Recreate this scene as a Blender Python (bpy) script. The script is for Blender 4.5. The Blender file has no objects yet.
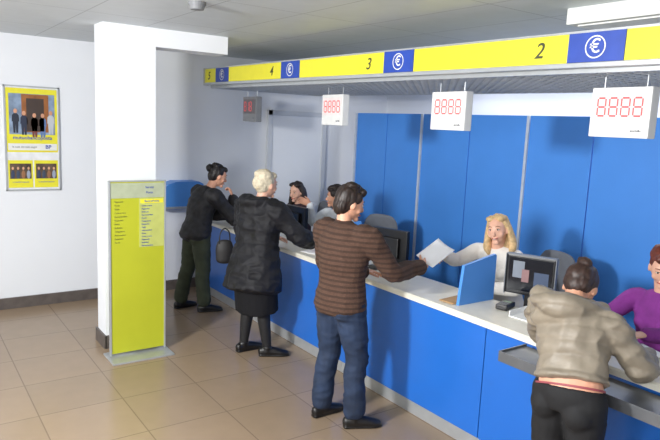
import bpy, bmesh, math, random
from mathutils import Vector, Matrix, Euler, noise
random.seed(4)
S=bpy.context.scene
COL=S.collection
V=Vector
S.view_settings.view_transform='Standard'

# ------------------------------------------------------------ materials
def lin(c):
    o=[]
    for x in c:
        x=x/255.0
        o.append(x/12.92 if x<=.04045 else ((x+.055)/1.055)**2.4)
    return (o[0],o[1],o[2],1)
def M(name,col,rough=.5,metal=0,var=.06,vs=12,bump=0,bs=80,emit=0,spec=.5,stripes=None):
    m=bpy.data.materials.new(name); m.use_nodes=True
    nt=m.node_tree; b=nt.nodes['Principled BSDF']
    b.inputs['Roughness'].default_value=rough; b.inputs['Metallic'].default_value=metal
    b.inputs['Specular IOR Level'].default_value=spec
    c=lin(col)
    tc=nt.nodes.new('ShaderNodeTexCoord')
    n=nt.nodes.new('ShaderNodeTexNoise'); n.inputs['Scale'].default_value=vs; n.inputs['Detail'].default_value=4
    nt.links.new(tc.outputs['Object'],n.inputs['Vector'])
    r=nt.nodes.new('ShaderNodeValToRGB')
    r.color_ramp.elements[0].position=.3; r.color_ramp.elements[1].position=.7
    r.color_ramp.elements[0].color=tuple(x*(1-var*1.6) for x in c[:3])+(1,)
    r.color_ramp.elements[1].color=tuple(min(1,x*(1+var)) for x in c[:3])+(1,)
    nt.links.new(n.outputs['Fac'],r.inputs['Fac'])
    out=r.outputs['Color']
    if stripes:
        sc,c2,axis,thr=stripes
        w=nt.nodes.new('ShaderNodeTexWave'); w.bands_direction=axis; w.inputs['Scale'].default_value=sc
        w.inputs['Distortion'].default_value=.4
        nt.links.new(tc.outputs['Object'],w.inputs['Vector'])
        rr=nt.nodes.new('ShaderNodeValToRGB'); rr.color_ramp.elements[0].position=thr; rr.color_ramp.elements[1].position=min(1,thr+.25)
        nt.links.new(w.outputs['Fac'],rr.inputs['Fac'])
        mx=nt.nodes.new('ShaderNodeMix'); mx.data_type='RGBA'
        nt.links.new(rr.outputs['Color'],mx.inputs[0]); nt.links.new(out,mx.inputs[6]); mx.inputs[7].default_value=lin(c2)
        out=mx.outputs[2]
    nt.links.new(out,b.inputs['Base Color'])
    if bump:
        n2=nt.nodes.new('ShaderNodeTexNoise'); n2.inputs['Scale'].default_value=bs
        nt.links.new(tc.outputs['Object'],n2.inputs['Vector'])
        bp=nt.nodes.new('ShaderNodeBump'); bp.inputs['Strength'].default_value=bump; bp.inputs['Distance'].default_value=.01
        nt.links.new(n2.outputs['Fac'],bp.inputs['Height']); nt.links.new(bp.outputs['Normal'],b.inputs['Normal'])
    if emit:
        b.inputs['Emission Color'].default_value=c; b.inputs['Emission Strength'].default_value=emit
    return m
def tile_mat(name,c1,c2,mortar,w,h,ms,rough,metal=0):
    m=bpy.data.materials.new(name); m.use_nodes=True
    nt=m.node_tree; b=nt.nodes['Principled BSDF']; b.inputs['Roughness'].default_value=rough; b.inputs['Metallic'].default_value=metal
    tc=nt.nodes.new('ShaderNodeTexCoord')
    br=nt.nodes.new('ShaderNodeTexBrick'); br.offset=0; br.squash=1
    br.inputs['Scale'].default_value=1; br.inputs['Brick Width'].default_value=w; br.inputs['Row Height'].default_value=h
    br.inputs['Mortar Size'].default_value=ms; br.inputs['Mortar Smooth'].default_value=.1
    br.inputs['Color1'].default_value=lin(c1); br.inputs['Color2'].default_value=lin(c2); br.inputs['Mortar'].default_value=lin(mortar)
    nt.links.new(tc.outputs['Object'],br.inputs['Vector'])
    n=nt.nodes.new('ShaderNodeTexNoise'); n.inputs['Scale'].default_value=7; n.inputs['Detail'].default_value=6
    nt.links.new(tc.outputs['Object'],n.inputs['Vector'])
    mx=nt.nodes.new('ShaderNodeMix'); mx.data_type='RGBA'; mx.blend_type='MULTIPLY'; mx.inputs[0].default_value=.15
    r=nt.nodes.new('ShaderNodeValToRGB'); r.color_ramp.elements[0].color=(.6,.6,.6,1); r.color_ramp.elements[0].position=.3; r.color_ramp.elements[1].position=.7
    nt.links.new(n.outputs['Fac'],r.inputs['Fac'])
    nt.links.new(br.outputs['Color'],mx.inputs[6]); nt.links.new(r.outputs['Color'],mx.inputs[7])
    nt.links.new(mx.outputs[2],b.inputs['Base Color'])
    return m
wallm=M('wall_paint',(230,233,238),.8,var=.008,vs=2)
floorm=tile_mat('floor_tile',(156,135,112),(150,130,108),(124,106,88),.58,.58,.004,.24)
ceilm=tile_mat('ceiling_panel',(208,214,218),(204,210,214),(164,170,174),1.2,.6,.005,.5)
basem=M('baseboard_stone',(92,84,80),.5,var=.15)
blue=M('blue_laminate',(36,104,194),.28,var=.03,vs=3)
bluel=M('blue_pale_laminate',(78,142,220),.4,var=.03,vs=3)
bluep=M('blue_partition',(76,148,236),.4,var=.05,vs=1.2)
cream=M('countertop_laminate',(226,222,208),.3,var=.03)
alu=M('aluminium',(186,190,194),.35,metal=.5,var=.04)
dalu=M('dark_steel',(112,115,120),.35,metal=.5,var=.06)
yellow=M('yellow_sign',(228,220,50),.5,var=.02)
olive=M('sign_green',(176,180,38),.5,var=.03,vs=3)
darkt=M('sign_text',(60,66,40),.6)
greent=M('sign_text_green',(116,124,56),.6)
bluet=M('sign_blue',(36,70,166),.5)
white=M('white_plastic',(226,227,226),.5,var=.02)
paperm=M('paper',(246,246,248),.8,var=.01)
black=M('black_plastic',(20,20,23),.35)
blackg=M('screen_glass',(16,20,30),.12)
grey=M('grey_plastic',(120,122,126),.5)
greyf=M('grey_fabric',(104,108,116),.9,bump=.3)
red=M('led_red',(220,92,94),.5,emit=.15)
skin=M('skin',(216,160,132),.5,var=.05,vs=25)
skin2=M('skin_pale',(224,174,150),.5,var=.05,vs=25)
lipm=M('lips',(176,84,80),.5)
eyew=M('eye_white',(228,226,222),.3)
eyed=M('eye_iris',(46,34,26),.3)
browm=M('eyebrow_brown',(140,104,72),.6)
brownw=M('wood_brown',(150,92,46),.5,var=.2)

# ------------------------------------------------------------ helpers
def reg(ob,parent=None,name=None):
    COL.objects.link(ob)
    if parent is not None: ob.parent=parent
    return ob
def top(ob,label,cat,group=None):
    ob['label']=label; ob['category']=cat
    if group: ob['group']=group
    return ob
def struct(ob,label=None):
    ob['kind']='structure'
    return ob
def empty(name,loc,rz=0):
    e=bpy.data.objects.new(name,None); e.empty_display_size=.1; e.location=loc; e.rotation_euler=(0,0,rz)
    COL.objects.link(e); return e
def mesh_ob(name,verts,faces,mat,parent=None,smooth=False):
    me=bpy.data.meshes.new(name); me.from_pydata([tuple(v) for v in verts],[],faces); me.update()
    bm=bmesh.new(); bm.from_mesh(me); bmesh.ops.recalc_face_normals(bm,faces=bm.faces); bm.to_mesh(me); bm.free()
    if smooth:
        for p in me.polygons: p.use_smooth=True
    if mat: me.materials.append(mat)
    return reg(bpy.data.objects.new(name,me),parent)
def boxvf(c,s,R=None):
    vs=[];c=V(c)
    for x in(-.5,.5):
        for y in(-.5,.5):
            for z in(-.5,.5):
                p=V((x*s[0],y*s[1],z*s[2]))
                if R: p=R@p
                vs.append(c+p)
    return vs,[(0,1,3,2),(4,6,7,5),(0,4,5,1),(2,3,7,6),(0,2,6,4),(1,5,7,3)]
def merge(parts):
    vs=[];fs=[]
    for v,f in parts:
        o=len(vs); vs+=list(v); fs+=[tuple(i+o for i in q) for q in f]
    return vs,fs
def boxes(name,lst,mat,parent=None,bevel=0):
    vs,fs=merge([boxvf(*b) for b in lst])
    ob=mesh_ob(name,vs,fs,mat,parent)
    if bevel:
        bm=bmesh.new(); bm.from_mesh(ob.data)
        bmesh.ops.bevel(bm,geom=list(bm.edges),offset=bevel,segments=2,affect='EDGES',profile=.7)
        bm.to_mesh(ob.data); bm.free()
    return ob
def bx(name,c,s,mat,parent=None,bevel=0,R=None): return boxes(name,[(c,s,R)],mat,parent,bevel)
def mm(name,x0,x1,y0,y1,z0,z1,mat,parent=None,bevel=0):
    return bx(name,((x0+x1)/2,(y0+y1)/2,(z0+z1)/2),(x1-x0,y1-y0,z1-z0),mat,parent,bevel)
def extr(name,prof,x0,x1,mat,parent=None):
    n=len(prof); vs=[V((x0,y,z)) for y,z in prof]+[V((x1,y,z)) for y,z in prof]
    fs=[tuple(range(n)),tuple(range(2*n-1,n-1,-1))]+[(i,(i+1)%n,n+(i+1)%n,n+i) for i in range(n)]
    return mesh_ob(name,vs,fs,mat,parent)
def cyl(c,r,h,axis=(0,0,1),seg=20,r2=None):
    a=V(axis).normalized(); q=a.to_track_quat('Z','Y'); c=V(c); r2=r if r2 is None else r2
    vs=[c+q@V((r*math.cos(t),r*math.sin(t),-h/2)) for t in[2*math.pi*i/seg for i in range(seg)]]
    vs+=[c+q@V((r2*math.cos(t),r2*math.sin(t),h/2)) for t in[2*math.pi*i/seg for i in range(seg)]]
    fs=[(i,(i+1)%seg,seg+(i+1)%seg,seg+i) for i in range(seg)]+[tuple(range(seg))[::-1],tuple(range(seg,2*seg))]
    return vs,fs
def text(s,size,loc,face,mat,parent,name='lettering',align='CENTER',shear=0,bold=0):
    cu=bpy.data.curves.new('t','FONT'); cu.body=s; cu.size=size; cu.align_x=align; cu.align_y='CENTER'; cu.extrude=.0012; cu.shear=shear; cu.offset=bold
    o=bpy.data.objects.new('t',cu); COL.objects.link(o)
    dg=bpy.context.evaluated_depsgraph_get()
    me=bpy.data.meshes.new_from_object(o.evaluated_get(dg)); bpy.data.objects.remove(o)
    R={'-Y':Euler((math.pi/2,0,0)),'+X':Euler((math.pi/2,0,math.pi/2))}[face].to_matrix().to_4x4()
    me.transform(Matrix.Translation(V(loc))@R)
    me.materials.clear(); me.materials.append(mat)
    ob=bpy.data.objects.new(name,me); return reg(ob,parent)
def loft(rings,side=(1,0,0),seg=18,sub=4,cap=1.0):
    P=[tuple(r) for r in rings]; n=len(P); out=[]
    for i in range(n-1):
        p0=P[max(i-1,0)];p1=P[i];p2=P[i+1];p3=P[min(i+2,n-1)]
        for k in range(sub):
            t=k/sub
            out.append([.5*((2*b)+(-a+c)*t+(2*a-5*b+4*c-d)*t*t+(-a+3*b-3*c+d)*t**3) for a,b,c,d in zip(p0,p1,p2,p3)])
    out.append(list(P[-1])); n=len(out)
    C=[V(o[:3]) for o in out]; side=V(side)
    rs=[]
    def fr(i):
        T=(C[min(i+1,n-1)]-C[max(i-1,0)]).normalized()
        s=(side-T*side.dot(T))
        if s.length<1e-3: s=T.orthogonal()
        s.normalize(); return T,s,T.cross(s)
    T,s,u=fr(0); r=min(out[0][3],out[0][4])*cap
    for a in(60,30): 
        a=math.radians(a); rs.append((C[0]-T*r*math.sin(a),s,u,out[0][3]*math.cos(a),out[0][4]*math.cos(a)))
    p_start=C[0]-T*r
    for i in range(n):
        T,s,u=fr(i); rs.append((C[i],s,u,max(out[i][3],.002),max(out[i][4],.002)))
    T,s,u=fr(n-1); r=min(out[-1][3],out[-1][4])*cap
    for a in(30,60):
        a=math.radians(a); rs.append((C[-1]+T*r*math.sin(a),s,u,out[-1][3]*math.cos(a),out[-1][4]*math.cos(a)))
    p_end=C[-1]+T*r
    vs=[];fs=[]
    for c,s,u,rx,ry in rs:
        for k in range(seg):
            a=2*math.pi*k/seg; vs.append(c+s*rx*math.cos(a)+u*ry*math.sin(a))
    m=len(rs)
    for i in range(m-1):
        for k in range(seg):
            fs.append((i*seg+k,i*seg+(k+1)%seg,(i+1)*seg+(k+1)%seg,(i+1)*seg+k))
    vs.append(p_start); vs.append(p_end); a=len(vs)-2; b=a+1
    for k in range(seg):
        fs.append((a,(k+1)%seg,k)); fs.append((b,(m-1)*seg+k,(m-1)*seg+(k+1)%seg))
    return vs,fs
def ell(c,r,R=None,seg=18,ri=12):
    vs=[];fs=[];c=V(c)
    for i in range(1,ri):
        ph=math.pi*i/ri
        for k in range(seg):
            a=2*math.pi*k/seg; p=V((r[0]*math.sin(ph)*math.cos(a),r[1]*math.sin(ph)*math.sin(a),r[2]*math.cos(ph)))
            if R: p=R@p
            vs.append(c+p)
    for i in range(ri-2):
        for k in range(seg): fs.append((i*seg+k,(i+1)*seg+k,(i+1)*seg+(k+1)%seg,i*seg+(k+1)%seg))
    t=V((0,0,r[2])); 
    if R: t=R@t
    vs+= [c+t,c-t]; a=len(vs)-2
    for k in range(seg):
        fs.append((a,k,(k+1)%seg)); fs.append((a+1,(ri-2)*seg+(k+1)%seg,(ri-2)*seg+k))
    return vs,fs
def xf(part,Mx): return [Mx@v for v in part[0]],part[1]
def fuse(name,parts,vox,mat,parent,smooth=2,disp=None,clampz=None):
    vs,fs=merge(parts)
    me=bpy.data.meshes.new(name); me.from_pydata([tuple(v) for v in vs],[],fs); me.update()
    ob=bpy.data.objects.new(name,me); COL.objects.link(ob)
    r=ob.modifiers.new('r','REMESH'); r.mode='VOXEL'; r.voxel_size=vox
    if smooth:
        s=ob.modifiers.new('s','SMOOTH'); s.iterations=smooth; s.factor=.5
    dg=bpy.context.evaluated_depsgraph_get()
    m2=bpy.data.meshes.new_from_object(ob.evaluated_get(dg)); ob.modifiers.clear(); ob.data=m2
    if disp:
        nn=[v.normal.copy() for v in m2.vertices]
        for v,n in zip(m2.vertices,nn): v.co=v.co+n*disp(v.co)
    if clampz is not None:
        for v in m2.vertices: v.co.z=max(v.co.z,clampz)
    for p in m2.polygons: p.use_smooth=True
    m2.materials.clear(); m2.materials.append(mat)
    if parent: ob.parent=parent
    ob.name=name
    return ob

# ------------------------------------------------------------ room
struct(mm('floor',-4.6,5.2,-6.2,3.1,-.1,0,floorm))
struct(mm('ceiling',-4.6,5.2,-6.2,3.1,2.88,2.98,ceilm))
struct(mm('wall_left',-4.6,-4.5,-6.2,3.1,0,2.88,wallm))
struct(mm('wall_back',-4.5,5.2,3.0,3.1,0,2.88,wallm))
struct(mm('wall_pillar',-3.10,-2.84,-1.56,-1.10,0,2.88,wallm))
struct(mm('wall_soffit',-3.10,-2.84,-1.10,-.40,2.72,2.88,wallm))
struct(mm('baseboard_left',-4.5,-4.48,-6.2,-.0,0,.12,basem))
boxes('baseboard_pillar',[((-2.97,-1.57,.06),(.30,.02,.12)),((-2.83,-1.33,.06),(.02,.48,.12))],basem)['kind']='structure'
d=struct(boxes('door_1',[((-4.485,1.43,1.1),(.03,.80,2.2))],M('door_white',(228,231,235),.6,var=.005),None,.004))
boxes('door_frame',[((-4.475,1.0,1.13),(.05,.06,2.26)),((-4.475,1.86,1.13),(.05,.06,2.26)),((-4.475,1.43,2.23),(.05,.92,.06))],M('frame_white',(200,204,210),.5,var=.01),d)
hv=merge([cyl((-4.45,1.12,1.02),.012,.05,(1,0,0)),cyl((-4.43,1.17,1.02),.009,.12,(0,1,0))])
mesh_ob('door_handle',hv[0],hv[1],alu,d)

# ceiling fittings
o=mesh_ob('smoke_detector',*merge([cyl((-1.38,-1.33,2.87),.06,.02),cyl((-1.38,-1.33,2.845),.045,.03,r2=.055)]),grey); top(o,'round grey smoke detector fixed to the panelled ceiling','smoke detector')
e=empty('ceiling_lamp',(.66,.72,2.88)); top(e,'white rectangular fluorescent lamp box on the ceiling','lamp')
bx('lamp_housing',(0,0,-.05),(.8,.6,.10),white,e,.008); bx('diffuser',(0,0,-.103),(.7,.5,.01),M('diffuser',(240,240,240),.4),e,.002)

# poster on left wall
e=empty('notice_board',(-4.5,-1.845,1.82)); top(e,'aluminium framed yellow advertising posters hung on the white wall','poster')
boxes('poster_frame',[((.012,-.26,0),(.024,.014,1.09)),((.012,.26,0),(.024,.014,1.09)),((.012,0,.54),(.024,.534,.014)),((.012,0,-.54),(.024,.534,.014))],alu,e)
bx('backing',(.005,0,0),(.008,.52,1.08),M('pale_board',(228,230,234),.5),e)
bx('poster_sheet',(.011,0,.19),(.004,.49,.66),yellow,e)
bx('photo_print',(.0135,0,.255),(.003,.44,.42),M('photo_grey',(130,150,176),.5,var=.3,vs=9),e)
bx('printed_door',(.0155,.03,.265),(.003,.26,.39),brownw,e)
boxes('printed_doorway',[((.017,.03,.25),(.003,.17,.34))],M('print_dark',(64,50,44),.6),e)
for i,(y,z,c) in enumerate([(-.16,.21,(36,44,60)),(-.08,.19,(40,48,70)),(.02,.17,(120,60,50)),(.10,.17,(90,120,170)),(.18,.20,(190,194,200))]):
    pm=M('print_%d'%i,c,.6)
    a=ell((.019,y,z+.075),(.0015,.018,.024)); mesh_ob('printed_head',*a,M('print_skin',(205,150,120),.6),e)
    q=[V((.0185,y+a_,z+b_)) for a_,b_ in((-.022,-.15),(-.004,-.15),(0,-.06),(.004,-.15),(.022,-.15),(.028,-.03),(.036,-.04),(.032,.03),(.015,.052),(-.015,.052),(-.032,.03),(-.036,-.04),(-.028,-.03))]
    mesh_ob('printed_figure',q,[tuple(range(13))],pm,e)
text('mutuobancoposta',.052,(.0135,0,.01),'+X',bluet,e,bold=.001)
bx('logo_strip',(.0135,0,-.085),(.003,.47,.07),white,e)
text('BP',.055,(.0155,.15,-.085),'+X',bluet,e,bold=.001)
text('la casa dei tuoi sogni',.028,(.0155,-.08,-.085),'+X',darkt,e)
for y in(-.125,.125):
    bx('poster_sheet',(.011,y,-.37),(.004,.235,.29),yellow,e)
    bx('photo_print',(.0135,y,-.34),(.003,.205,.16),M('print_b',(90,70,56),.6,var=.4),e)
    for k,c in((-.075,(50,60,90)),(-.025,(60,70,90)),(.025,(150,104,70)),(.075,(150,160,180))):
        mesh_ob('printed_figure',*ell((.0155,y+k,-.375),(.002,.018,.045)),M('print_c',c,.6),e)
        mesh_ob('printed_head',*ell((.017,y+k,-.31),(.0015,.011,.015)),M('print_skin',(215,165,130),.6),e)
    text('mutuobancoposta',.022,(.0135,y,-.455),'+X',bluet,e)

# free-standing information totem
e=empty('information_stand',(-2.57,-1.355,0)); top(e,'yellow-green freestanding information totem with silver edge on flat base','sign stand')
bx('base_plate',(.03,0,.008),(.30,.54,.016),alu,e,.004)
bx('sign_panel',(0,0,.795),(.02,.47,1.51),olive,e,.003)
boxes('side_rail',[((0,-.24,.79),(.035,.014,1.53)),((0,.24,.79),(.035,.014,1.53)),((0,0,1.555),(.035,.494,.012))],alu,e,.002)
bx('header_panel',(.0115,.0,1.475),(.004,.46,.13),M('header_grey',(168,176,148),.5),e)
bx('list_panel',(.0115,.12,1.19),(.004,.22,.43),M('list_green',(184,190,104),.5),e)
bx('logo_block',(.014,.12,1.38),(.003,.2,.035),yellow,e)
text('BancoPosta',.028,(.016,.12,1.38),'+X',bluet,e)
text('Servizi',.028,(.0145,.10,1.50),'+X',bluet,e)
text('Poste',.028,(.0145,.10,1.455),'+X',bluet,e)
rows=['Conti e carte','Pagamenti','Bollettini','Raccomandate','Pacchi','Telegrammi','Risparmio','Vaglia','Assicurazioni','Mutui']
for i in range(14):
    text(rows[i%10],.017,(.0145,.03,1.34-i*.027),'+X',bluet,e,align='LEFT')
for i in range(12):
    text(rows[(3*i+1)%10],.018,(.0115,-.20,1.38-i*.032),'+X',greent,e,align='LEFT')

# ------------------------------------------------------------ counter
xs=[-4.45,-2.9,-1.35,.2,1.75,3.3]
for i in range(5):
    x0,x1=xs[i],xs[i+1]; w=x1-x0
    e=empty('counter_unit',((x0+x1)/2,0,0)); top(e,'blue laminate service counter unit with steel kick plate','counter','blue counter units')
    bx('front_panel',(0,.0,.49),(w-.006,.03,.76),blue,e,.003)
    bx('kick_plate',(0,.02,.055),(w-.004,.02,.11),alu,e)
    bx('carcass',(0,.19,.475),(w-.01,.33,.81),M('carcass_grey',(150,152,156),.6),e)
extr('countertop',[(-.07,.885),(-.07,.915),(-.06,.925),(.38,.925),(.38,.885)],-4.47,3.3,cream)
o=bpy.data.objects['countertop']; top(o,'long cream laminate customer countertop along the blue counter','countertop')
for i in range(5):
    x0,x1=xs[i],xs[i+1]; xc=(x0+x1)/2
    e=empty('clerk_desk',(xc,.63,0)); top(e,'pale laminate clerk desk behind the counter','desk','clerk desks')
    bx('desk_top',(0,0,.745),(1.53,.48,.03),cream,e,.004)
    for sx in(-.74,.74): bx('desk_side',(sx,-.14,.365),(.025,.16,.73),grey,e)
def divider(x):
    pr=[(.03,.926),(.06,1.20),(.37,1.255),(.38,1.245),(.38,.926)]
    o=extr('privacy_divider',pr,x-.012,x+.012,bluel)
    top(o,'blue laminate privacy divider standing on the countertop','divider','privacy dividers'); return o
for x in(-.10,-1.65,-3.2): divider(x)
# steel bag shelf
e=empty('bag_shelf',(1.10,-.195,.865)); top(e,'brushed steel bag shelf fixed in front of the counter','shelf')
bx('shelf_plate',(0,0,0),(1.10,.24,.012),dalu,e,.003); bx('shelf_lip',(0,-.118,-.012),(1.10,.008,.06),dalu,e,.002)
for sx in(-.547,.547): bx('shelf_end',(sx,0,-.012),(.008,.24,.06),dalu,e,.002)
# curved box at the wall end of the counter
e=empty('leaflet_box',(-4.5,-.26,1.03)); top(e,'pale blue curved leaflet box mounted on the white wall','leaflet box')
extr('box_shell',[(-.26,0),(-.27,.16),(-.24,.24),(-.18,.30),(-.08,.33),(.2,.33),(.26,.3),(.26,0)],0.0,.22,bluel,e)
bx('box_rim',(.225,0,.02),(.012,.5,.03),alu,e,.002)

# partition behind
px=[-4.15,-3.5,-2.85,-2.08,-1.31,-.58,.2,.97,1.74,2.5]
for i in range(len(px)-1):
    x0,x1=px[i],px[i+1]
    e=empty('partition_panel',((x0+x1)/2,2.2,0)); top(e,'tall blue laminate partition panel behind the clerks','partition panel','blue partition panels')
    w=x1-x0
    bx('panel_board',(0,0,1.15),(w-.012,.03,2.26),bluep,e,.004)
    if i%2==0: bx('edge_post',(-w/2+.008,-.022,1.14),(.030,.03,2.28),M('post_pale',(196,206,220),.4),e,.003)
    bx('foot_rail',(0,0,.012),(w-.01,.06,.024),alu,e)

# ------------------------------------------------------------ overhead sign
e=empty('overhead_sign',(0,.05,2.578)); top(e,'long yellow suspended counter sign with blue euro squares','sign'); e.rotation_euler=(0,.008,0)
bx('sign_band',(-.7,0,0),(7.3,.03,.155),yellow,e)
bx('lower_rail',(-.7,.0,-.092),(7.3,.05,.026),alu,e,.004)
bx('upper_rail',(-.7,.0,.084),(7.3,.04,.012),alu,e)
bx('end_cap',(-4.36,0,-.01),(.02,.06,.2),alu,e)
nums={'2':.73,'3':-.86,'4':-2.40,'5':-3.88,'1':2.3}
for k,x in nums.items():
    bx('blue_square',(x,-.017,0),(.33,.008,.155),bluet,e)
    n=36;R=.060;r=.053;vs=[];fs=[]
    for q in range(n):
        a=2*math.pi*q/n
        vs+=[V((x+R*math.cos(a),-.0225,R*math.sin(a))),V((x+r*math.cos(a),-.0225,r*math.sin(a)))]
    for q in range(n):
        a=2*q;b=2*((q+1)%n); fs.append((a,a+1,b+1,b))
    mesh_ob('ring_emblem',vs,fs,white,e)
    text('€',.10,(x,-.0225,.0),'-Y',white,e,name='euro_symbol',bold=.001)
    text(k,.125,(x-.36,-.016,-.004),'-Y',darkt,e,name='numeral',shear=.25,bold=.001)
# egg-crate canopy
e=empty('canopy_grille',(-.7,.86,2.478)); top(e,'suspended grey metal egg-crate ceiling grille above the counter','ceiling grille'); e.rotation_euler=(0,.006,0)
sl=[]
for k in range(90): sl.append(((-3.6+k*.081,0,0),(.006,1.46,.04)))
for k in range(19): sl.append(((0,-.72+k*.08,0),(7.26,.006,.04)))
boxes('grille_lattice',sl,M('grille_grey',(190,194,200),.4,metal=.2),e)
boxes('grille_frame',[((0,-.745,0),(7.3,.02,.05)),((0,.745,0),(7.3,.02,.05)),((-3.64,0,0),(.02,1.5,.05)),((3.64,0,0),(.02,1.5,.05))],alu,e)
boxes('grille_backing',[((0,0,.03),(7.26,1.46,.01))],white,e)

# queue displays
segs={'a':((0,.5),(.8,.12)),'g':((0,0),(.8,.12)),'d':((0,-.5),(.8,.12)),'f':((-.42,.25),(.12,.42)),'b':((.42,.25),(.12,.42)),'e':((-.42,-.25),(.12,.42)),'c':((.42,-.25),(.12,.42))}
dig={'8':'abcdefg','E':'afged','0':'abcdef','1':'bc'}
def display(x,s,z=2.24,mat=white):
    e=empty('queue_display',(x,.33,z)); top(e,'%s hanging queue number display with red digits'%('white' if mat is white else 'grey'),'number display','queue number displays')
    e.rotation_euler=(0,0,math.radians(-4))
    bx('display_case',(0,0,0),(.37,.07,.28),mat,e,.008)
    bx('display_window',(0,-.036,.03),(.33,.004,.16),M('window_pale',(236,224,224),.3) if mat is white else M('window_grey',(96,90,94),.3),e)
    for i,ch in enumerate(s):
        L=[]
        for q in dig[ch]:
            (cx,cz),(w,h)=segs[q]
            L.append(((-.113+i*.075+cx*.06,-.039,.03+cz*.10),(w*.046+.002,.003,h*.085 if h<.3 else h*.1)))
        boxes('red_digit',L,red,e)
    text('sportello',.018,(.11,-.037,-.10),'-Y',grey,e)
    for sx in(-.13,.13): mesh_ob('hanger_rod',*cyl((sx,0,.170),.005,.07,(0,0,1),8),alu,e)
display(.75,'8888'); display(-.58,'8888'); display(-2.06,'8888'); display(-3.70,'818',mat=M('display_grey',(120,122,126),.5))

# ------------------------------------------------------------ monitors, keyboards, chairs
def monitor(x,y,rz,k=1.0):
    e=empty('monitor',(x,y,.76),rz); top(e,'black flat computer monitor standing on the clerk desk','monitor','desk monitors')
    mesh_ob('monitor_base',*merge([cyl((0,0,.008),.10,.016,seg=28),boxvf((0,.01,.09),(.06,.03,.16))]),black,e)
    bx('monitor_casing',(0,0,.29),(.36*k,.05,.30*k),black,e,.01)
    bx('monitor_screen',(0,-.027,.295),(.32*k,.004,.25*k),blackg,e)
    bx('rear_housing',(0,.04,.28),(.22,.04,.18),black,e,.01)
    return e
m=monitor(.06,.58,math.radians(22),.94); m.location.z=.82
bx('monitor_riser',(0,0,-.03),(.26,.24,.06),grey,m,.004)
w_=.345;h_=.290
boxes('silver_bezel',[((-w_/2,-.010,.29),(.005,.052,h_)),((w_/2,-.010,.29),(.005,.052,h_)),((0,-.010,.29+h_/2),(w_,.052,.005))],M('bezel_grey',(120,124,130),.4),m)
bx('screen_image',(-.08,-.031,.33),(.08,.003,.12),M('label_white',(120,128,140),.5),m); bx('screen_image',(.08,-.031,.27),(.10,.003,.11),M('label_blue',(56,72,100),.5),m)
bx('screen_image',(-.03,-.033,.29),(.05,.003,.09),M('label_pink',(140,106,106),.5),m)
monitor(-1.45,.58,math.radians(196)); monitor(-3.04,.56,math.radians(186))
def keyboard(x,y,rz,z=.76):
    e=empty('keyboard',(x,y,z),rz); top(e,'black computer keyboard lying on the clerk desk','keyboard','keyboards')
    bx('keyboard_case',(0,0,.011),(.42,.15,.02),black,e,.004)
    L=[((-.19+c*.0272,-.055+r*.027,.025),(.022,.021,.008)) for r in range(5) for c in range(15)]
    boxes('keys',L,M('keys',(50,50,54),.5),e)['kind']='stuff'
keyboard(-.98,.62,.2); keyboard(-2.3,.54,.1); keyboard(.86,.62,.1)
def chair(x,y,rz):
    e=empty('office_chair',(x,y,0),rz); top(e,'grey upholstered swivel office chair behind the counter','chair','office chairs')
    fuse('seat',[ell((0,0,.43),(.24,.23,.04))],.014,greyf,e,3)
    fuse('backrest',[loft([(0,-.26,.60,.19,.03),(0,-.29,.8,.22,.035),(0,-.31,1.02,.21,.035),(0,-.31,1.1,.16,.03)],(1,0,0))],.014,greyf,e,2)
    mesh_ob('back_support',*merge([boxvf((0,-.27,.48),(.05,.04,.26)),boxvf((0,-.14,.385),(.05,.26,.02))]),black,e)
    mesh_ob('gas_column',*merge([cyl((0,0,.24),.025,.30),cyl((0,0,.12),.035,.08)]),black,e)
    L=[]
    for k in range(5):
        a=2*math.pi*k/5; L.append(boxvf((.14*math.cos(a),.14*math.sin(a),.085),(.28,.04,.03),Matrix.Rotation(a,3,'Z')))
    mesh_ob('star_base',*merge(L),black,e)
    for k in range(5):
        a=2*math.pi*k/5; mesh_ob('caster',*cyl((.27*math.cos(a),.27*math.sin(a),.035),.035,.04,(-math.sin(a),math.cos(a),0),16),black,e)
chair(-.42,1.22,math.radians(172)); chair(-2.50,1.16,math.radians(205)); chair(-3.78,1.18,math.radians(180)); chair(.80,1.12,math.radians(175))

# papers and small things
def paper(x,y,z,rz,lab,w=.21,h=.297,mat=paperm,n=1,name='paper_sheet',bend=.004):
    vs=[];fs=[];K=8
    for j in range(K+1):
        for i in range(K+1):
            u=i/K-.5;v=j/K-.5; vs.append(V((u*w,v*h,.003+bend*(u*2)**2*(1 if n==1 else .2))))
    for j in range(K):
        for i in range(K): fs.append((j*(K+1)+i,j*(K+1)+i+1,(j+1)*(K+1)+i+1,(j+1)*(K+1)+i))
    o=mesh_ob(name,vs,fs,mat,None,True)
    so=o.modifiers.new('s','SOLIDIFY'); so.thickness=.002*n; so.offset=1
    o.location=(x,y,z); o.rotation_euler=(0,0,rz); top(o,lab,'paper'); return o
CT=.926
paper(.70,.20,CT,.2,'white paper form lying on the countertop')
paper(1.02,.25,CT,-.35,'white paper form lying on the countertop')
paper(1.30,.22,CT,.25,'white paper form lying on the countertop')
paper(-1.98,.16,CT,.3,'white paper form lying on the countertop')
paper(-2.3,.25,CT,-.2,'stack of white receipts on the countertop',n=5,w=.15,h=.2)
paper(-.19,.0+.1,CT,.1,'brown paper folder on the countertop',w=.12,h=.2,mat=M('kraft',(176,140,100),.7),n=3)
paper(-3.45,.15,CT,.4,'white paper form lying on the countertop')
paper(.46,.66,.762,.3,'white documents lying on the clerk desk',n=4,w=.18,h=.25)
paper(-.55,.66,.762,-.2,'white documents lying on the clerk desk',n=3)
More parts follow.
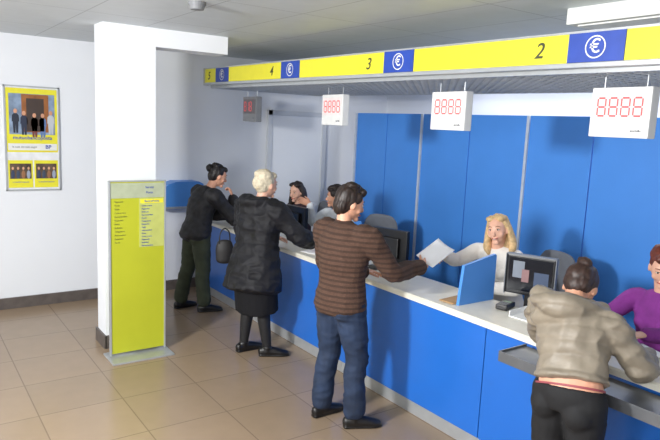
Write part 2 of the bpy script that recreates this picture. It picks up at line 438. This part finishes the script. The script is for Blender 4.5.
# document tray
e=empty('document_tray',(.36,.26,CT),.1); top(e,'white document tray standing on the countertop','tray')
boxes('tray_shell',[((0,0,.004),(.26,.2,.008)),((-.13,0,.02),(.006,.2,.04)),((.13,0,.02),(.006,.2,.04)),((0,.1,.02),(.26,.006,.04))],white,e)
for x,y in((-1.2,.22),(.10,.28)):
    e=empty('card_reader',(x,y,CT),.3); top(e,'small dark payment card reader on the countertop','card reader','card readers')
    bx('reader_case',(0,0,.02),(.08,.15,.035),black,e,.008); bx('reader_screen',(0,.04,.038),(.055,.03,.003),M('lcd',(130,150,130),.3),e)
    boxes('reader_keys',[((-.02+i*.02,-.05+j*.018,.039),(.013,.011,.004)) for i in range(3) for j in range(4)],grey,e)

# ------------------------------------------------------------ people
def hand(w,d,n,right,curl=.35,s=1.0):
    w=V(w);d=V(d).normalized();n=V(n); n=(n-d*n.dot(d)).normalized()
    t=d.cross(n) if right else n.cross(d)
    parts=[]
    def R(p,rx,ry): return (p.x,p.y,p.z,rx*s,ry*s)
    parts.append(loft([R(w-d*.03*s,.024,.018),R(w,.026,.017),R(w+d*.045*s,.038,.015),R(w+d*.088*s,.040,.012)],t,cap=.6))
    for off,L in((.031,.072),(.0105,.080),(-.0105,.074),(-.030,.058)):
        p=w+d*.075*s+t*off*s; dd=(d+t*off*2.2).normalized(); ch=[p]
        p=p+dd*.016*s; ch.append(p)
        ax=dd.cross(n)
        for k,fr in enumerate((.45,.31,.24)):
            dd=(Matrix.Rotation(curl*(.7+.3*k),3,ax)@dd)
            p=p+dd*L*fr*s; ch.append(p)
        rr=[.0085,.0088,.0085,.0078,.0065]
        parts.append(loft([R(c,r,r) for c,r in zip(ch,rr)],t,seg=10,sub=2))
    p=w+d*.02*s+t*.022*s; dd=(d*.65+t*.7+n*.25).normalized()
    c1=p+dd*.042*s; dd2=(d*.9+t*.3+n*.3).normalized(); c2=c1+dd2*.03*s; c3=c2+dd2*.022*s
    parts.append(loft([R(p,.013,.012),R(c1,.0105,.0105),R(c2,.0095,.009),R(c3,.0075,.007)],n,seg=10,sub=2))
    return parts
def head_parts():
    v,f=ell((0,0,0),(1,1,1),seg=32,ri=24); out=[]
    for p in v:
        x,y,z=p
        X=x*.074;Y=y*.096;Z=z*.118
        if z<0:
            k=min(1,-z/.9)
            X*=1-.30*k**1.6
            if y>0: Y*=1-.10*k
            else: Y*=1-.45*k
            Y+=.012*k
        else:
            if y>0: Y*=1-.08*z
        out.append(V((X,Y,Z)))
    P=[(out,f)]
    P.append(loft([(0,.082,.022,.007,.007),(0,.096,-.008,.009,.009),(0,.108,-.030,.012,.010),(0,.094,-.040,.013,.006)],(1,0,0),seg=12,sub=3))
    P.append(loft([(-.045,.073,.030,.008,.006),(0,.086,.032,.008,.007),(.045,.073,.030,.008,.006)],(0,0,1),seg=10,sub=4))
    P.append(ell((0,.084,-.066),(.022,.012,.010)))
    P.append(ell((0,.074,-.098),(.026,.020,.018)))
    for s in(-1,1):
        P.append(ell((s*.038,.058,-.034),(.026,.022,.026)))
        P.append(ell((s*.077,-.004,-.008),(.009,.020,.032),Euler((.15,0,s*-.35)).to_matrix()))
    return P
HEAD=head_parts()
def person(loc,rz,D):
    e=empty('person',loc,rz); top(e,D['label'],'person')
    g=lambda k:V(D[k])
    Pv,Ch,Nk,Hd=g('pelvis'),g('chest'),g('neck'),g('head')
    Ws=D.get('w',1.0); inf=D.get('inf',.015)
    side=(g('shR')-g('shL')).normalized(); hs=V(D.get('hipside',(1,0,0))).normalized()
    yaw,pitch,roll=[math.radians(a) for a in D.get('hrot',(0,-10,0))]
    HM=Matrix.Translation(Hd)@Euler((pitch,roll,yaw),'XYZ').to_matrix().to_4x4()
    def L(a,b,t): return a.lerp(b,t)
    def T(extra,hem=None,hemr=None,cap=.5):
        up=(Ch-Pv).normalized(); r=[]
        def A(p,rx,ry): r.append((p.x,p.y,p.z,rx*Ws+extra,ry*Ws+extra))
        if hem is None: A(Pv-V((0,0,.05)),.14,.105)
        else: A(Pv-up*hem,*(hemr or (.165,.125)))
        if hem is None or hem>.01: A(Pv,.162,.118)
        A(L(Pv,Ch,.45),.138,.102); A(Ch,.160,.115)
        A(L(Ch,Nk,.5),.165,.098); A(L(Ch,Nk,.85),.105,.072)
        return loft(r,side,seg=24,cap=cap)
    def limb(pts,rad,ex=0,cap=.8):
        return loft([(p.x,p.y,p.z,q+ex,q+ex) for p,q in zip(pts,rad)],(.3,.2,1) if abs((pts[-1]-pts[0]).normalized().z)<.8 else (1,0,0),seg=16,cap=cap)
    def arm(S_,ex,cut=0):
        sh,el,wr=g('sh'+S_),g('el'+S_),g('wr'+S_)
        root=L(sh,L(Ch,Nk,.5),.35)
        w2=wr+(el-wr)*cut
        return limb([root,sh,L(sh,el,.5),el,L(el,w2,.45),w2],[.055*Ws,.056*Ws,.046*Ws,.040*Ws,.038*Ws,.029*Ws],ex)
    hipR=Pv+hs*.085-V((0,0,.03)); hipL=Pv-hs*.085-V((0,0,.03))
    def leg(S_,rad,ex=0,to=1.0):
        hp=hipR if S_=='R' else hipL; kn,an=g('kn'+S_),g('an'+S_)
        a2=L(kn,an,to)
        calf=L(kn,a2,.35)+V((0,-.012,0))
        return limb([hp,L(hp,kn,.5),kn,calf,a2],rad,ex)
    B=[T(0),limb([L(Ch,Nk,.7),Nk,HM@V((0,-.02,-.06))],[.07,.054*D.get('nk',1),.052*D.get('nk',1)])]
    B+=[xf(p,HM) for p in HEAD]
    for s in'RL':
        B.append(arm(s,0)); 
        B+=hand(g('wr'+s),D.get('hd'+s,(0,1,0)),D.get('pn'+s,(0,0,-1)),s=='R',D.get('curl'+s,.35),D.get('hsz',1.0))
        B.append(leg(s,[.085*Ws,.072*Ws,.052,.052,.036]))
        an=g('an'+s); fd=V(D.get('ft'+s,(0,1,0))).normalized()
        B.append(loft([(*(an-V((0,0,.03))-fd*.03),.03,.03),(*(an+fd*.06-V((0,0,.045))),.034,.024),(*(an+fd*.13-V((0,0,.055))),.034,.015)],fd.cross(V((0,0,1)))))
    fuse('body',B,.0065,D.get('skin',skin),e,1)
    for sx in(-1,1):
        v,f=xf(ell((sx*.031,.0825,.006),(.012,.009,.006),seg=12,ri=8),HM); mesh_ob('eye',v,f,eyew,e,True)
        v,f=xf(ell((sx*.031,.0895,.006),(.0058,.004,.0056),seg=10,ri=6),HM); mesh_ob('iris',v,f,eyed,e,True)
        v,f=xf(loft([(sx*.018,.087,.0125,.0015,.002),(sx*.031,.0915,.0140,.0015,.002),(sx*.044,.083,.0105,.0015,.002)],(0,0,1),seg=8,sub=3),HM); mesh_ob('eyelashes',v,f,eyed,e,True)
        v,f=xf(loft([(sx*.016,.093,.030,.002,.003),(sx*.032,.090,.035,.003,.003),(sx*.048,.079,.030,.0015,.002)],(0,0,1),seg=8,sub=3),HM); mesh_ob('eyebrow',v,f,D.get('browm',D['hairm']),e,True)
    sm=.007 if D.get('smile') else 0
    v,f=xf(loft([(-.025,.083,-.066+sm,.002,.003),(-.012,.095,-.065+sm*.3,.0045,.004),(0,.098,-.066,.0055,.004),(.012,.095,-.065+sm*.3,.0045,.004),(.025,.083,-.066+sm,.002,.003)],(0,0,1),seg=8,sub=3),HM); mesh_ob('lips',v,f,lipm,e,True)
    if sm:
        v,f=xf(ell((0,.1005,-.0655),(.012,.002,.0022),seg=14,ri=8),HM); mesh_ob('teeth',v,f,eyew,e,True)
    hp=[xf(p,HM) for p in D['hair']]; amp=D.get('hairamp',.005); HI=HM.inverted()
    def hd_(co):
        q=HI@co
        return amp*(noise.noise(V((q.x*45,q.z*9,q.y*30)))+.5*noise.noise(V((q.x*90,q.z*14,q.y*60))))
    fuse('hair',hp,.006,D['hairm'],e,1,hd_)
    G=[T(inf,D.get('hem',.06),D.get('hemr'),D.get('hemcap',.5))]
    for s in'RL': G.append(arm(s,inf*D.get('slv',1),D.get('cut',0.02)))
    if D.get('bust'):
        for sx in(-1,1):
            c=L(Ch,Nk,.05)+side*.07*sx+V((0,.085*Ws,-.01)); G.append(ell(c,(.065,.06,.065)))
    G.append(limb([L(Ch,Nk,.6),Nk+V((0,0,-.01))],[.075+inf*.5,.06+inf*.4],0,.3))
    G+=D.get('extra',[])
    up=(Ch-Pv).normalized(); f_=D.get('fold',.006); qn=D.get('quilt',0); qp=D.get('qp',.085)
    def gd(co):
        r=f_*(noise.noise(co*7)+.5*noise.noise(V((co.x*10,co.y*10,co.z*17+5))))
        if D.get('crease'): r-=D['crease']*abs(noise.noise(V((co.x*9+3,co.y*9,co.z*13))))
        if qn:
            s=co.dot(up)+.008*noise.noise(co*5); r+=qn*(abs(math.sin(math.pi*s/qp))**.6-.5)
        return r
    fuse(D.get('topname','sweater'),G,.009,D['topm'],e,1,gd)
    if D.get('skirt'):
        z0=D['skirt']; 
        c0=Pv; kc=L(g('knR'),g('knL'),.5)
        sk=loft([(c0.x,c0.y,c0.z-.02,.17*Ws,.13*Ws),(c0.x,c0.y,c0.z-.2,.19*Ws,.15*Ws),(kc.x,kc.y,z0,.185*Ws,.155*Ws)],hs,seg=24,cap=.1)
        fuse('skirt',[sk],.012,D['botm'],e,1,lambda co:.010*noise.noise(V((co.x*14,co.y*14,co.z*3))))
        W=[leg(s,[.09*Ws,.078*Ws,.056,.055,.036],.004) for s in'RL']
        fuse('tights',W,.010,D['tightm'],e,1)
    else:
        tw=D.get('tw',0)
        W=[leg(s,[.098*Ws,.086*Ws+tw*.5,.066*Ws+tw,.062*Ws+tw,.060*Ws+tw],.006,.93) for s in'RL']
        up2=(Ch-Pv).normalized()
        a=Pv-V((0,0,.08)); b=Pv+up2*D.get('waist',.04)
        W.append(loft([(a.x,a.y,a.z,.150*Ws,.116*Ws),(Pv.x,Pv.y,Pv.z-.02,.172*Ws,.130*Ws),(b.x,b.y,b.z,.168*Ws,.126*Ws)],hs,seg=24,cap=.1))
        for h_ in(hipR,hipL): W.append(ell(h_+V((0,-.045,-.055)),(.080*Ws,.080*Ws,.085)))
        ca=D.get('tcrease',.008)
        fuse('trousers',W,.009,D['botm'],e,1,lambda co:((.006 if co.z<Pv.z-.12 else .001)*noise.noise(V((co.x*8,co.y*8,co.z*14)))-(ca*abs(noise.noise(V((co.x*8,co.y*8+4,co.z*15)))) if co.z<Pv.z-.1 else 0)))
    for s in'RL':
        an=g('an'+s); fd=V(D.get('ft'+s,(0,1,0))); fd.z=0; fd.normalize(); sd=fd.cross(V((0,0,1)))
        b=V((an.x,an.y,an.z-.085))
        def q(f,z,rx,ry): p=b+fd*f+V((0,0,z)); return(p.x,p.y,p.z,rx,ry)
        up_=loft([q(-.055,.045,.033,.04),q(0,.048,.040,.046),q(.07,.042,.043,.038),q(.14,.032,.046,.028),q(.185,.026,.034,.02)],sd,cap=.8)
        so=loft([q(-.065,.012,.034,.014),q(0,.010,.036,.012),q(.08,.010,.043,.012),q(.15,.010,.048,.012),q(.2,.012,.03,.012)],sd,cap=.8)
        ank=limb([b+V((0,0,.04)),b+V((0,0,D.get('boot',.09)))],[.042,.044],0,.3)
        fuse('shoe',[up_,so,ank],.007,D.get('shoem',black),e,1,None,b.z+.002)
    return e,HM
HB=lambda c,r,rot=(0,0,0):ell(c,r,Euler(rot).to_matrix(),seg=24,ri=16)
cap_short=[HB((0,-.020,.030),(.082,.092,.101)),HB((0,.045,.085),(.058,.042,.034)),HB((0,-.05,-.01),(.073,.06,.075))]
hair_short=[HB((0,-.020,.032),(.084,.095,.104)),HB((0,.048,.088),(.060,.042,.036)),HB((0,-.055,-.02),(.074,.058,.078)),HB((.025,.055,.098),(.035,.03,.022)),HB((-.03,.03,.112),(.04,.045,.024)),HB((.02,-.02,.122),(.05,.05,.022)),HB((.062,.02,.045),(.022,.035,.04)),HB((-.062,.02,.045),(.022,.035,.04))]
hair_bun=cap_short+[HB((0,-.115,.055),(.045,.04,.045)),HB((0,-.05,.10),(.06,.05,.035))]
hair_granny=cap_short+[HB((0,-.04,.07),(.086,.084,.070)),HB((0,-.085,.01),(.070,.052,.065)),HB((0,-.095,.09),(.045,.04,.035))]
hair_updo=cap_short+[HB((0,-.085,.02),(.065,.045,.06)),HB((.01,-.105,.075),(.038,.032,.033)),HB((-.01,-.07,.11),(.04,.04,.022))]
hair_long=[HB((0,-.024,.030),(.083,.088,.102)),HB((-.035,.032,.092),(.042,.036,.028)),HB((.035,.032,.092),(.042,.036,.028))]
for s in(-1,1):
    hair_long.append(loft([(s*.055,-.015,.085,.03,.04),(s*.088,-.022,.01,.020,.040),(s*.100,-.025,-.07,.028,.042),(s*.106,-.01,-.14,.034,.038),(s*.096,.0,-.185,.020,.028)],(1,0,0)))
hair_long.append(loft([(0,-.07,.02,.085,.045),(0,-.08,-.08,.092,.04),(0,-.075,-.16,.08,.035)],(1,0,0)))
black_h=M('hair_black',(26,20,20),.5,var=.4,vs=60)
dbrown_h=M('hair_dark_brown',(38,25,20),.5,var=.4,vs=60)
brown_h=M('hair_brown',(56,38,32),.5,var=.3,vs=60)
white_h=M('hair_grey_blonde',(206,194,170),.6,var=.12,vs=50)
blond_h=M('hair_blonde',(208,176,128),.6,var=.2,vs=40)

# man in brown sweater
person((-.64,-.56,0),math.radians(12),dict(label='person in brown ribbed sweater and jeans handing over paper',
 pelvis=(0,0,.93),chest=(0,.01,1.22),neck=(-.02,.02,1.43),head=(-.01,.06,1.575),hrot=(-26,-14,0),
 shR=(.20,.03,1.37),shL=(-.20,.02,1.37),elR=(.29,.20,1.12),wrR=(.25,.60,1.10),elL=(-.27,.12,1.10),wrL=(-.13,.40,1.02),
 hdR=(-.25,1,.15),pnR=(-.8,-.1,-.3),curlR=.6,hdL=(.3,1,-.1),pnL=(0,0,-1),
 knR=(.13,.05,.50),anR=(.15,.03,.085),knL=(-.11,.03,.50),anL=(-.13,-.01,.085),ftR=(.7,1,0),ftL=(.15,1,0),tw=.008,tcrease=.014,
 w=1.10,inf=.026,hem=.07,crease=.012,topm=M('brown_sweater',(80,56,44),.9,var=.12,vs=60,bump=.6,bs=160,stripes=(9,(58,39,30),'Z',.5)),fold=.009,
 extra=[loft([(-.02,.02,1.41,.074,.068),(-.02,.022,1.458,.064,.060)],(1,0,0),cap=.1)],
 botm=M('dark_jeans',(28,44,70),.8,var=.3,vs=8,bump=.2,bs=200),shoem=M('shoe_black',(24,22,22),.4),hair=hair_short,hairm=dbrown_h,hairamp=.007))
# paper between hands
o=paper(0,0,0,0,'white paper form held between two hands',bend=.012,w=.16,h=.26)
nz=V((.50,-.34,.80)).normalized(); yy=V((-.02,.88,.48)); yy=(yy-nz*yy.dot(nz)).normalized(); xx=yy.cross(nz)
mt=Matrix((xx,yy,nz)).transposed().to_4x4(); mt.translation=V((-.56,.25,1.175)); o.matrix_world=mt

# elderly woman in black coat
person((-2.09,-.43,0),math.radians(10),dict(label='person in long black padded coat and skirt leaning on the counter',
 pelvis=(0,-.02,.93),chest=(-.03,.03,1.20),neck=(-.06,.07,1.40),head=(-.05,.12,1.545),hrot=(-4,-6,0),
 shR=(.15,.06,1.34),shL=(-.24,.03,1.34),elR=(.29,.22,1.12),wrR=(.22,.46,1.03),elL=(-.34,.10,1.08),wrL=(-.22,.36,1.02),
 hdR=(-.2,1,-.1),pnR=(0,0,-1),hdL=(.2,1,-.2),pnL=(0,0,-1),curlR=.4,curlL=.4,
 knR=(.08,.02,.48),anR=(.12,.04,.085),knL=(-.09,0,.48),anL=(-.11,-.05,.085),ftR=(.7,1,0),ftL=(.1,1,0),
 w=1.18,inf=.054,slv=.78,hem=.31,hemr=(.195,.175),hemcap=.15,quilt=.006,qp=.10,fold=.012,crease=.024,topname='coat',topm=M('black_coat',(25,25,30),.65,var=.3,bump=.3,bs=40,spec=.3),
 extra=[loft([(-.17,.03,1.40,.05,.055),(-.13,-.05,1.41,.055,.06),(-.05,-.09,1.41,.06,.065),(.04,-.05,1.41,.055,.06),(.07,.03,1.40,.05,.055)],(0,0,1)),HB((-.05,-.07,1.34),(.13,.07,.09))],
 skirt=.42,botm=M('black_skirt',(20,20,24),.85,spec=.25),tightm=M('black_tights',(22,21,24),.7),shoem=M('shoe_black2',(18,17,18),.4),skin=skin2,hair=hair_granny,hairm=white_h,hairamp=.005))
e=empty('handbag',(-2.52,-.55,.90)); top(e,'small black leather handbag hanging at the side of a coat','handbag')
bagm=M('bag_leather',(24,22,24),.6)
fuse('bag_body',[loft([(0,0,-.10,.08,.04),(0,0,0,.085,.04),(0,0,.07,.07,.025)],(.4,1,0))],.01,bagm,e,1)
vs,fs=loft([(0,-.055,.06,.006,.006),(0,-.045,.16,.006,.006),(0,0,.20,.006,.006),(0,.045,.16,.006,.006),(0,.055,.06,.006,.006)],(1,0,0),seg=8)
mesh_ob('bag_strap',vs,fs,bagm,e,True)

# far customer, leaning
person((-3.58,-.38,0),math.radians(4),dict(label='person in black jacket and olive trousers leaning on the counter',
 pelvis=(0,0,.91),chest=(-.02,.07,1.16),neck=(-.03,.17,1.35),head=(-.02,.26,1.49),hrot=(-12,-18,0),
 shR=(.17,.12,1.29),shL=(-.21,.12,1.29),elR=(.24,.33,1.03),wrR=(.08,.40,1.24),elL=(-.26,.32,1.03),wrL=(-.06,.52,1.03),
 hdR=(-.4,-.1,.9),pnR=(-.4,-.9,0),curlR=.7,hdL=(.7,.6,-.1),pnL=(0,0,-1),
 knR=(.10,.03,.48),anR=(.12,.04,.085),knL=(-.11,-.04,.48),anL=(-.14,-.12,.085),ftR=(.3,1,0),ftL=(-.1,1,0),tw=.010,
 w=1.04,inf=.034,hem=.08,crease=.015,topname='jacket',topm=M('black_jacket',(26,25,30),.65,var=.5,vs=18,bump=.3,bs=60),fold=.010,
 botm=M('olive_trousers',(58,64,48),.9,var=.15),hair=hair_bun,hairm=black_h))

# woman in beige padded jacket
W4=dict(label='person in beige hooded padded jacket bending over the counter',
 pelvis=(0,-.02,.91),chest=(-.07,.09,1.13),neck=(-.14,.20,1.26),head=(-.18,.29,1.325),hrot=(10,-55,0),
 shR=(.07,.16,1.20),shL=(-.29,.13,1.20),elR=(.18,.27,1.01),wrR=(.10,.50,1.0),elL=(-.36,.28,1.01),wrL=(-.23,.50,1.0),
 hdR=(-.3,1,-.1),pnR=(-.3,0,-1),hdL=(.4,1,-.1),pnL=(0,0,-1),curlR=.6,
 knR=(.09,.03,.47),anR=(.10,-.02,.085),knL=(-.10,.0,.47),anL=(-.12,-.06,.085),
 w=.96,inf=.036,slv=.85,hem=-.035,hemr=(.148,.116),hemcap=.12,quilt=.009,qp=.07,fold=.010,crease=.022,waist=.012,topname='padded_jacket',topm=M('beige_padded',(138,128,113),.5,var=.08,bump=.2,bs=30),
 extra=[loft([(-.29,.21,1.26,.040,.05),(-.26,.07,1.29,.055,.06),(-.15,.0,1.29,.06,.08),(-.04,.05,1.29,.055,.06),(0,.20,1.26,.040,.05)],(0,0,1)),HB((-.14,.03,1.21),(.15,.07,.10))],
 botm=M('black_trousers',(20,20,23),.8),shoem=black,hair=hair_updo,hairm=brown_h,hairamp=.005)
e4,_=person((1.11,-.46,0),math.radians(2),W4)
vs,fs=loft([(-.003,-.018,.912,.166,.126),(-.005,-.015,.920,.166,.126)],(1,0,0),seg=28,cap=.02); mesh_ob('waistband',vs,fs,M('waistband_red',(150,72,80),.6),e4,True)

# clerks
seated=dict(pelvis=(0,0,.60),chest=(0,.03,.92),neck=(0,.06,1.12),head=(0,.10,1.265),
 knR=(.12,.42,.56),anR=(.12,.40,.10),knL=(-.12,.42,.56),anL=(-.12,.38,.10),
 shR=(.175,.05,1.055),shL=(-.175,.05,1.055),elR=(.26,.16,.83),elL=(-.26,.16,.83),wrR=(.12,.38,.82),wrL=(-.12,.38,.82),
 hdR=(-.3,1,0),hdL=(.3,1,0),hem=.02,w=.95,skin=skin2)
D=dict(seated); D.update(label='seated smiling person in white sweater handing over a paper',smile=1,browm=browm,hrot=(20,0,10),pelvis=(0,.04,.60),chest=(.02,.14,.97),neck=(.01,.21,1.17),head=(-.02,.26,1.32),
 shR=(.20,.23,1.10),shL=(-.16,.15,1.09),elR=(.20,.48,1.04),wrR=(.12,.70,1.11),hdR=(-.2,1,.02),pnR=(-.6,0,-.8),curlR=.6,
 elL=(-.28,.28,.89),wrL=(-.10,.48,.87),bust=True,w=1.0,topm=M('white_sweater',(232,228,222),.9,var=.04,bump=.4,bs=90),botm=M('grey_trousers',(60,62,70),.8),hair=hair_long,hairm=blond_h,hairamp=.005)
person((-.57,1.19,0),math.radians(180),D)
D=dict(seated); D.update(label='seated person with long brown hair in dark top',hrot=(20,-10,0),bust=True,
 elR=(.28,.15,.86),wrR=(.10,.40,.84),topm=M('dark_top',(60,44,52),.8,var=.2),botm=M('dark_trousers',(40,40,48),.8),hair=hair_long,hairm=dbrown_h,hairamp=.005)
person((-3.78,1.12,0),math.radians(180),D)
D=dict(seated); D.update(label='seated person in pale blue shirt with raised pointing hand',hrot=(-50,-4,0),chest=(0,.03,.94),neck=(0,.06,1.15),head=(0,.10,1.30),
 shR=(.175,.05,1.085),shL=(-.175,.05,1.085),elR=(.27,.20,.98),wrR=(.20,.30,1.20),hdR=(.5,.5,.3),pnR=(-.3,1,0),curlR=.4,
 topm=M('pale_shirt',(214,220,226),.8,var=.05),botm=M('navy_trousers',(40,44,60),.8),hair=hair_short,hairm=dbrown_h,skin=skin)
person((-2.97,1.12,0),math.radians(190),D)
D=dict(seated); D.update(label='seated person in purple sweater writing on papers',hrot=(25,-20,0),head=(0,.10,1.30),neck=(0,.06,1.14),bust=True,
 elR=(.28,.24,.92),wrR=(.16,.50,.97),elL=(-.27,.22,.92),wrL=(-.12,.52,.97),topm=M('purple_sweater',(132,52,140),.9,var=.1,bump=.3),botm=M('dark_trousers2',(36,34,44),.8),hair=hair_granny,hairm=M('hair_red',(104,50,38),.5,var=.3,vs=50))
person((.80,1.00,0),math.radians(183),D)

# ------------------------------------------------------------ lights
def area(loc,tgt,size,power,col=(1,1,1),sy=None):
    l=bpy.data.lights.new('lamp','AREA'); l.energy=power; l.size=size; l.color=col
    if sy: l.shape='RECTANGLE'; l.size_y=sy
    o=bpy.data.objects.new('area_light',l); o.location=loc
    o.rotation_euler=(V(tgt)-V(loc)).to_track_quat('-Z','Y').to_euler(); COL.objects.link(o); return o
area((.0,-4.6,2.45),(-1.2,.3,1.0),.40,215,(1,.995,.98))
area((2.9,-4.2,2.5),(-1,1,1.2),1.0,45,(1,1,1))  # added fill from the camera side, softens the key shadows
area((-.6,2.45,2.84),(-.6,1.9,0),4.6,50,(1,1,1),.5)  # added strip light behind the clerks, brightens partition and back wall
area((1.6,-4.2,1.9),(-.4,-1.2,2.88),.8,60,(.97,.99,1))  # added light aimed upwards to brighten the ceiling, like a bounced flash
w=bpy.data.worlds.new('world'); S.world=w; w.use_nodes=True
w.node_tree.nodes['Background'].inputs['Color'].default_value=(.94,.97,1,1); w.node_tree.nodes['Background'].inputs['Strength'].default_value=.78

# ------------------------------------------------------------ camera
cam=bpy.data.cameras.new('camera'); co=bpy.data.objects.new('camera',cam); COL.objects.link(co); S.camera=co
p=math.radians(8.7); r=math.radians(2.5)
F=V((-.816*math.cos(p),.578*math.cos(p),-math.sin(p))).normalized(); R0=V((.578,.816,0)).normalized(); U0=R0.cross(F)
Rc=R0*math.cos(r)+U0*math.sin(r); Uc=-R0*math.sin(r)+U0*math.cos(r)
mt=Matrix((Rc,Uc,-F)).transposed().to_4x4(); mt.translation=V((2.72,-3.06,2.1)); co.matrix_world=mt
cam.sensor_width=36; cam.lens=36*620/660; cam.clip_start=.05
